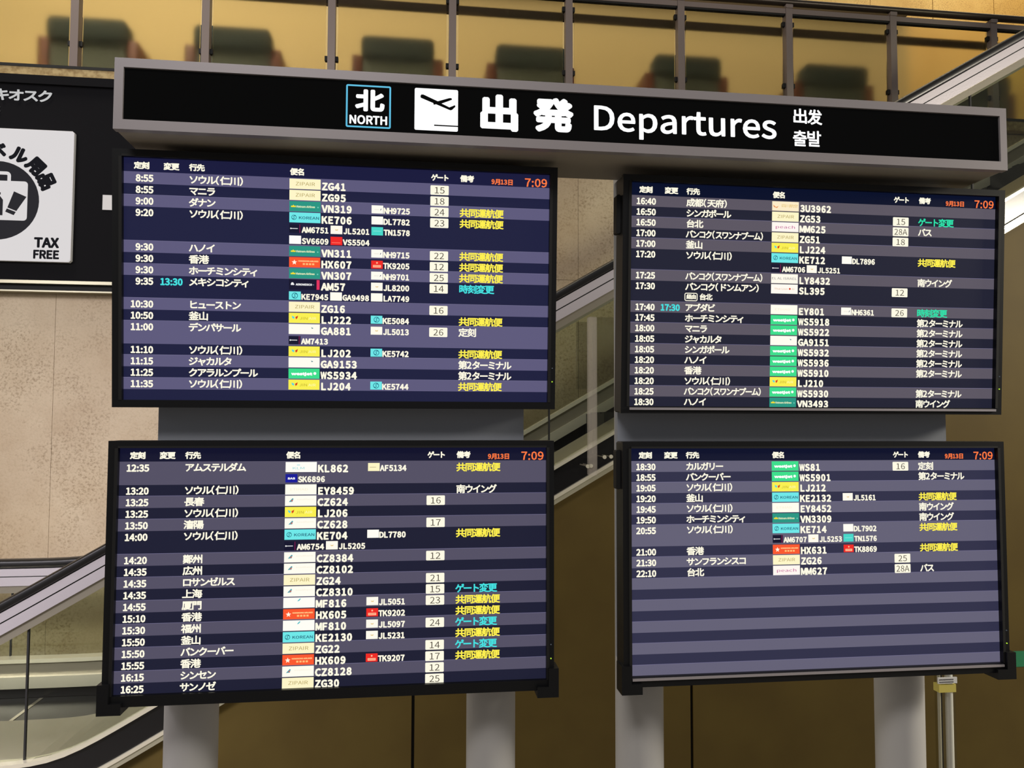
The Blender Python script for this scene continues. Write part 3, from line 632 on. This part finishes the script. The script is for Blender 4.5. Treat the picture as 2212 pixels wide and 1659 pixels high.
def logo(fc, code, u0, v0, u1, v1, small=False, key=''):
    nm = 'airline_tile'+key; w, h = u1-u0, v1-v0; q = lambda a, c: (u0+a*w, v0+c*h); t = nm
    fc.rect(nm, u0, v0, u1, v1, G(*LC[code]))
    def T(s_, a, c, d_, e_, col, off=.0): fc.fit(t, s_, u0+a*w, u0+c*w, v0+d_*h, v0+e_*h, G(*col), off, .0012)
    if small:
        if code == 'KE': swirl(fc, t, u0+w/2, v0+h/2, h*.36, G(25, 110, 130))
        elif code == 'TK': fc.rect(t, *q(.16, .55), *q(.84, .85), G(255, 190, 150), .0012); fc.rect(t, *q(.22, .66), *q(.78, .71), G(240, 42, 34), .0015); fc.disc(t, u0+w*.5, v0+h*.28, h*.11, G(255, 190, 150), .0012, 12)
        elif code == 'JL': fc.poly(t, [q(.38, .42), q(.5, .5), q(.64, .42), q(.6, .58), q(.42, .58)], G(225, 190, 110), .0012)
        elif code == 'NH': fc.poly(t, [q(.74, .62), q(.80, .40), q(.86, .40), q(.79, .62)], G(60, 70, 110), .0012); fc.rect(t, *q(.25, .5), *q(.65, .56), G(230, 225, 210), .0012)
        elif code == 'AM': fc.rect(t, *q(.1, .46), *q(.72, .54), G(235, 235, 235), .0012); fc.disc(t, u0+w*.14, v0+h*.5, h*.09, G(235, 235, 235), .0013, 10); fc.rect(t, *q(.86, 0), *q(.92, 1), G(130, 25, 80), .0012)
        elif code == 'SK': T('SAS', .2, .8, .38, .62, (255, 255, 255), .03)
        elif code == 'AF': fc.rect(t, *q(.15, .5), *q(.7, .54), G(120, 100, 70), .0012)
        elif code == 'TN': fc.rect(t, *q(.15, .45), *q(.85, .53), G(130, 230, 220), .0012)
        elif code == 'VS': fc.rect(t, *q(.1, .68), *q(.85, .76), G(255, 120, 100), .0012)
        return
    if code == 'ZG': T('ZIPAIR', .2, .82, .32, .66, (178, 158, 90))
    elif code == 'VN':
        T('Vietnam Airlines', .22, .82, .42, .62, (225, 235, 190), .02); fc.disc(t, u0+w*.92, v0+h*.56, h*.08, G(110, 200, 180), .0012, 8)
        fc.poly(t, [q(.05, .60), q(.06, .45), q(.10, .48), q(.13, .36), q(.16, .48), q(.20, .45), q(.21, .60)], G(250, 225, 40), .0012)
    elif code == 'KE': swirl(fc, t, u0+w*.15, v0+h*.5, h*.25, G(20, 100, 120)); T('KOREAN', .31, .95, .38, .66, (28, 80, 110), .006)
    elif code == 'HX':
        pts = []
        for i in range(10): a = R(-90+36*i); r = (.27 if i % 2 == 0 else .12)*h; pts.append((u0+w*.17+r*math.cos(a), v0+h*.52+r*math.sin(a)))
        ctr = (u0+w*.17, v0+h*.52)
        fc.p(t).add([fc.P(*ctr, .0012)]+[fc.P(*p_, .0012) for p_ in pts], [(0, (i+1) % 10+1, i+1) for i in range(10)], G(255, 244, 225))
        T('HONGKONG AIRLINES', .30, .94, .30, .44, (255, 205, 140), .03)
        for i in range(4): fc.rect(t, *q(.44+.1*i, .58), *q(.51+.1*i, .76), G(255, 190, 120), .0012)
    elif code == 'AM':
        fc.disc(t, u0+w*.11, v0+h*.42, h*.13, G(240, 240, 240), .0012, 16); fc.rect(t, *q(.06, .44), *q(.17, .56), G(240, 240, 240), .0012)
        T('AEROMEXICO', .22, .74, .38, .58, (235, 235, 235), .03); fc.disc(t, u0+w*.79, v0+h*.5, h*.06, G(120, 130, 150), .0012, 8); fc.rect(t, *q(.89, .02), *q(.985, .98), G(225, 50, 95), .0012)
    elif code == 'LJ':
        fc.poly(t, [q(.10, .28), q(.19, .42), q(.17, .62), q(.11, .50)], G(90, 210, 220), .0012); fc.poly(t, [q(.30, .26), q(.21, .42), q(.23, .64), q(.28, .52)], G(215, 60, 30), .0012)
        T('JIN', .35, .60, .40, .66, (190, 170, 50)); T('AIR', .64, .88, .40, .66, (255, 250, 190))
    elif code == 'GA': fc.poly(t, [q(.72, .30), q(.80, .38), q(.75, .46)], G(60, 120, 130), .0012)
    elif code == 'WS': T('westjet', .10, .76, .34, .64, (255, 255, 255), .05); fc.disc(t, u0+w*.85, v0+h*.48, h*.15, G(255, 255, 255), .0012, 8)
    elif code == 'KL': T('KLM', .23, .60, .50, .72, (140, 215, 220)); fc.rect(t, *q(.36, .26), *q(.46, .34), G(170, 225, 230), .0012)
    elif code == 'EY': T('ETIHAD', .16, .72, .38, .60, (250, 238, 205))
    elif code == 'CZ': fc.poly(t, [q(.12, .62), q(.24, .24), q(.27, .30), q(.24, .60)], G(60, 160, 175), .0012); fc.poly(t, [q(.18, .56), q(.24, .36), q(.25, .52)], G(220, 90, 60), .0013); T('southern', .38, .92, .30, .44, (245, 232, 205))
    elif code == 'MF': fc.poly(t, [q(.44, .36), q(.52, .10), q(.56, .12), q(.50, .34)], G(80, 190, 200), .0012)
    elif code == '3U': fc.poly(t, [q(.03, .35), q(.14, .62), q(.24, .48), q(.18, .72), q(.06, .62)], G(235, 150, 90), .0012); fc.cjk(t, '四川航空', u0+.34*w, u0+.95*w, v0+.28*h, v0+.62*h, G(235, 205, 140), .01)
    elif code == 'MM': T('peach', .14, .86, .36, .66, (190, 60, 140))
    elif code == 'LY': T('EL AL ISRAEL', .03, .95, .36, .60, (120, 115, 120))
    elif code == 'SL': T('Thai Lion', .12, .62, .40, .58, (225, 165, 120)); fc.disc(t, u0+w*.70, v0+h*.48, h*.11, G(215, 70, 40), .0012, 12); T('Air', .77, .88, .40, .58, (225, 165, 120))
SW_, SH_ = 1.018, 1.018*9/16
def monitor(cx, cy, cz, tilt, data, label, light, dark, head, lower, left_leds):
    t = thing('flight_monitor', (cx, cy, cz), label, 'monitor', rot=(tilt, 0, 0))
    w, h = SW_/2, SH_/2
    L_, Rr, Tp, Bt = .022, .019, .017, (.025 if lower else .0175)
    b = MB(); b.box(-w-L_, w+Rr, .001, .052, -h-Bt, h+Tp, M_BLACKP, .004); b.box(-w+.1, w-.1, .052, .060, -h+.08, h-.08, M_BLACKP); b.build('body', t)
    b = MB()
    for x0_, x1_, z0_, z1_ in ((-w-L_, -w, -h-Bt, h+Tp), (w, w+Rr, -h-Bt, h+Tp), (-w, w, h, h+Tp), (-w, w, -h-Bt, -h)):
        b.box(x0_, x1_, -.012, .001, z0_, z1_, M_BLACKP)
    for x0_, x1_, z0_, z1_ in ((-w-.007, -w, -h, h), (w, w+.007, -h, h), (-w, w, h, h+.005)):
        b.box(x0_, x1_, -.0135, -.012, z0_, z1_, M_BLACKG)
    b.build('bezel', t)
    if lower:
        for s_ in (-1, 1):
            b = MB(); xo = s_*(w+.029); xi = s_*(w-.024); xm = s_*(w+.004)
            pl = [(xo, -h-.040), (xi, -h-.040), (xi, -h-.014), (xm, -h-.014), (xm, -h+.03), (xo, -h+.03)]
            b.prism(pl if s_ < 0 else pl[::-1], -.022, .03, M_BLACKP)
            b.build('corner_cap', t)
    if cx > .5:
        b = MB(); b.box(-w, w, -.0165, -.012, -h-.0085, -h-.0025, M_STEEL); b.build('edge_highlight', t)  # silver strip stands in for the highlight along the glass edge
        zz = h-.03 if not lower else h-.005
        b = MB(); b.box(-w-L_-.011, -w-L_, .012, .04, zz-.10, zz, M_BLACKG, .003); b.build('side_button', t)
    for dz, mt in ((.052, glow('led_green', (190, 240, 60))), (.086, glow('led_grey', (70, 75, 80)))):
        b = MB(); b.cyl((w+.011, -.0136, -h+dz), (w+.011, -.0118, -h+dz), .0016, mt, 10); b.build('indicator_light', t)
    # picture: 1920 x 1080 units
    fc = Face(-w, h, SW_/1920)
    LT, DK, HD = glow('band_light_%d_%d_%d' % light, light), glow('band_dark_%d_%d_%d' % dark, dark), glow('band_head_%d_%d_%d' % head, head)
    fc.rect('header_band', 0, 0, 1920, 61, HD, .0)
    for s_, a, c in (('定刻', 43, 107), ('変更', 169, 234), ('行先', 279, 344), ('便名', 720, 783), ('ゲート', 1361, 1441), ('備考', 1496, 1559)):
        fc.cjk('header_lettering#'+s_, s_, a, c, 19, 50, WHITE, .02)
    fc.cjk('date_lettering', '9月13日', 1643, 1745, 29, 56, ORA, .016)
    fc.fit('clock_lettering', '7:09', 1803, 1908, 19, 58, ORA, .008)
    slot = 0
    for i, r in enumerate(data):
        extra = [] if r is None or len(r) < 9 else list(r[8:])
        n = 1+len(extra); v = 61+51*slot; lt = i % 2 == 0
        a = v+(0 if i == 0 else (-1 if lt else 2)); c = v+51*n+(2 if lt else -1)
        if slot+n >= 20: c = 1080
        fc.row = i
        fc.rect('flight_row', 0, a, 1920, c, LT if lt else DK, .0)
        if lt and i: fc.rect('flight_row', 0, a, 1920, a+1.5, glow('band_edge', tuple(min(255, k+22) for k in light)), .0003)
        if r:
            tm, ch, de, fl_, cs, gt, rm, cl = r[:8]
            if tm: fc.right('time_lettering', tm, 125, v+11, v+43, WHITE, .018)
            if ch: fc.right('changed_time_lettering', ch, 251, v+11, v+43, CYA, .018)
            ww = sum(21 if k in '（）' else 42 if 0x4e00 < ord(k) < 0xe000 else 37.5 for k in de)
            if de == BK: ww = 397
            fc.cjk('destination_lettering', de, 278, 278+ww, v+9, v+47, WHITE, .014)
            logo(fc, fl_[:2], 718, v+4, 857, v+50)
            fc.mono('flight_lettering', fl_, 862, 27.6, v+15, v+50, WHITE, .022)
            if cs:
                logo(fc, cs[:2], 1088, v+10, 1141, v+47, True, '#c'); fc.mono('code_share_lettering', cs, 1143, 20.2, v+18, v+46, WHITE, .02)
            if gt:
                fc.rrect('gate_box', 1358, v+9, 1443, v+53, 4, WHITE)
                wd = 23*len(gt); fc.fit('gate_number', gt, 1401-wd/2, 1401+wd/2, v+17, v+46, G(70, 62, 50), 0)
            if rm:
                ww = sum(41 if 0x4e00 < ord(k) < 0xe000 else 26 if k.isascii() else 36.5 for k in rm)
                fc.cjk('remark_lettering', rm, 1494, 1494+ww, v+12, v+51, C[cl], .013)
            for j, ex in enumerate(extra):
                vv = v+51*(j+1)
                if ex == 'via':
                    fc.ring('via_lettering', 276, vv+6, 342, vv+46, 9, 4, WHITE); fc.cjk('via_lettering', '経由', 285, 333, vv+14, vv+37, WHITE, .02)
                    fc.cjk('via_lettering', '台北', 350, 414, vv+10, vv+41, WHITE, .018); break
                for q, cs2 in enumerate(ex):
                    uu = (718, 903, 1088)[q]
                    logo(fc, cs2[:2], uu, vv+8, uu+53, vv+46, True, '#%d%d' % (j, q))
                    fc.mono('code_share_lettering#%d%d' % (j, q), cs2, uu+56, 20.2, vv+17, vv+44, WHITE, .02)
            if extra and extra[0] == 'via': n = 2
        slot += n; fc.row = None
    fc.build(t)
    return t
monitor(-.182, 1.905, EYE+.335, R(4.0), UL, 'upper left black flight monitor listing the earliest departures from 8:55', (94, 90, 124), (29, 31, 62), (27, 28, 62), False, 0)
monitor(-.185, 1.920, EYE-.351, 0, LL, 'lower left black flight monitor listing departures from 12:35 to 16:25', (84, 80, 100), (28, 29, 50), (17, 18, 44), True, 0)
monitor(1.046, 1.902, EYE+.326, R(3.5), UR, 'upper right black flight monitor listing departures from 16:40 to 18:30', (92, 86, 98), (32, 33, 50), (8, 16, 42), False, 0)
monitor(1.051, 1.921, EYE-.354, 0, LR, 'lower right black flight monitor with many empty striped rows', (100, 97, 118), (48, 48, 72), (14, 18, 44), True, 0)

# ------------------------------------------------------------------ guard pole at the lower right
YP = 2.45
p0, p1 = at(2026, 1560, YP).x, at(2059, 1560, YP).x
gp = thing('guard_pole', ((p0+p1)/2, YP, 0), 'clear and chrome guard pole with a white label and yellow tape beside the right post', 'pole')
ztp = 1.2
b = MB(); b.cyl((p1-.013, YP, FLOOR), (p1-.013, YP, ztp), .012, M_PIPE, 24); part(b, 'white_core', gp, True)
b = MB(); b.cyl((p0+.006, YP, FLOOR), (p0+.006, YP, ztp), .0055, M_BRIGHT, 16); part(b, 'chrome_rod', gp, True)
b = MB(); b.cyl((p0+.016, YP+.004, FLOOR), (p0+.016, YP+.004, ztp), .004, M_BLACKG, 12); part(b, 'black_rod', gp, True)
b = MB(); b.box(p0-.001, p1+.001, YP-.0125, YP+.0125, FLOOR, ztp, M_ACRYL, .0); part(b, 'clear_sleeve', gp)
l0, l1 = at(2021, 1464, YP-.015).z, at(2021, 1477, YP-.015).z
b = MB(); b.box(p0-.008, p1+.005, YP-.018, YP-.014, l1, l0, M_WHITEP); lb = part(b, 'label_strip', gp)
b = MB()
for r_ in range(2):
    for i in range(11): b.box(p0-.004+i*.0048, p0-.0012+i*.0048, YP-.0185, YP-.018, l1+.003+r_*.008, l1+.007+r_*.008, M_INK)
part(b, 'label_print', gp)
y0_, y1_ = at(2021, 1480, YP-.015).z, at(2021, 1497, YP-.015).z
b = MB(); b.box(p0-.003, p1+.003, YP-.0145, YP+.0145, y1_, y0_, M_YTAPE); part(b, 'yellow_tape', gp)
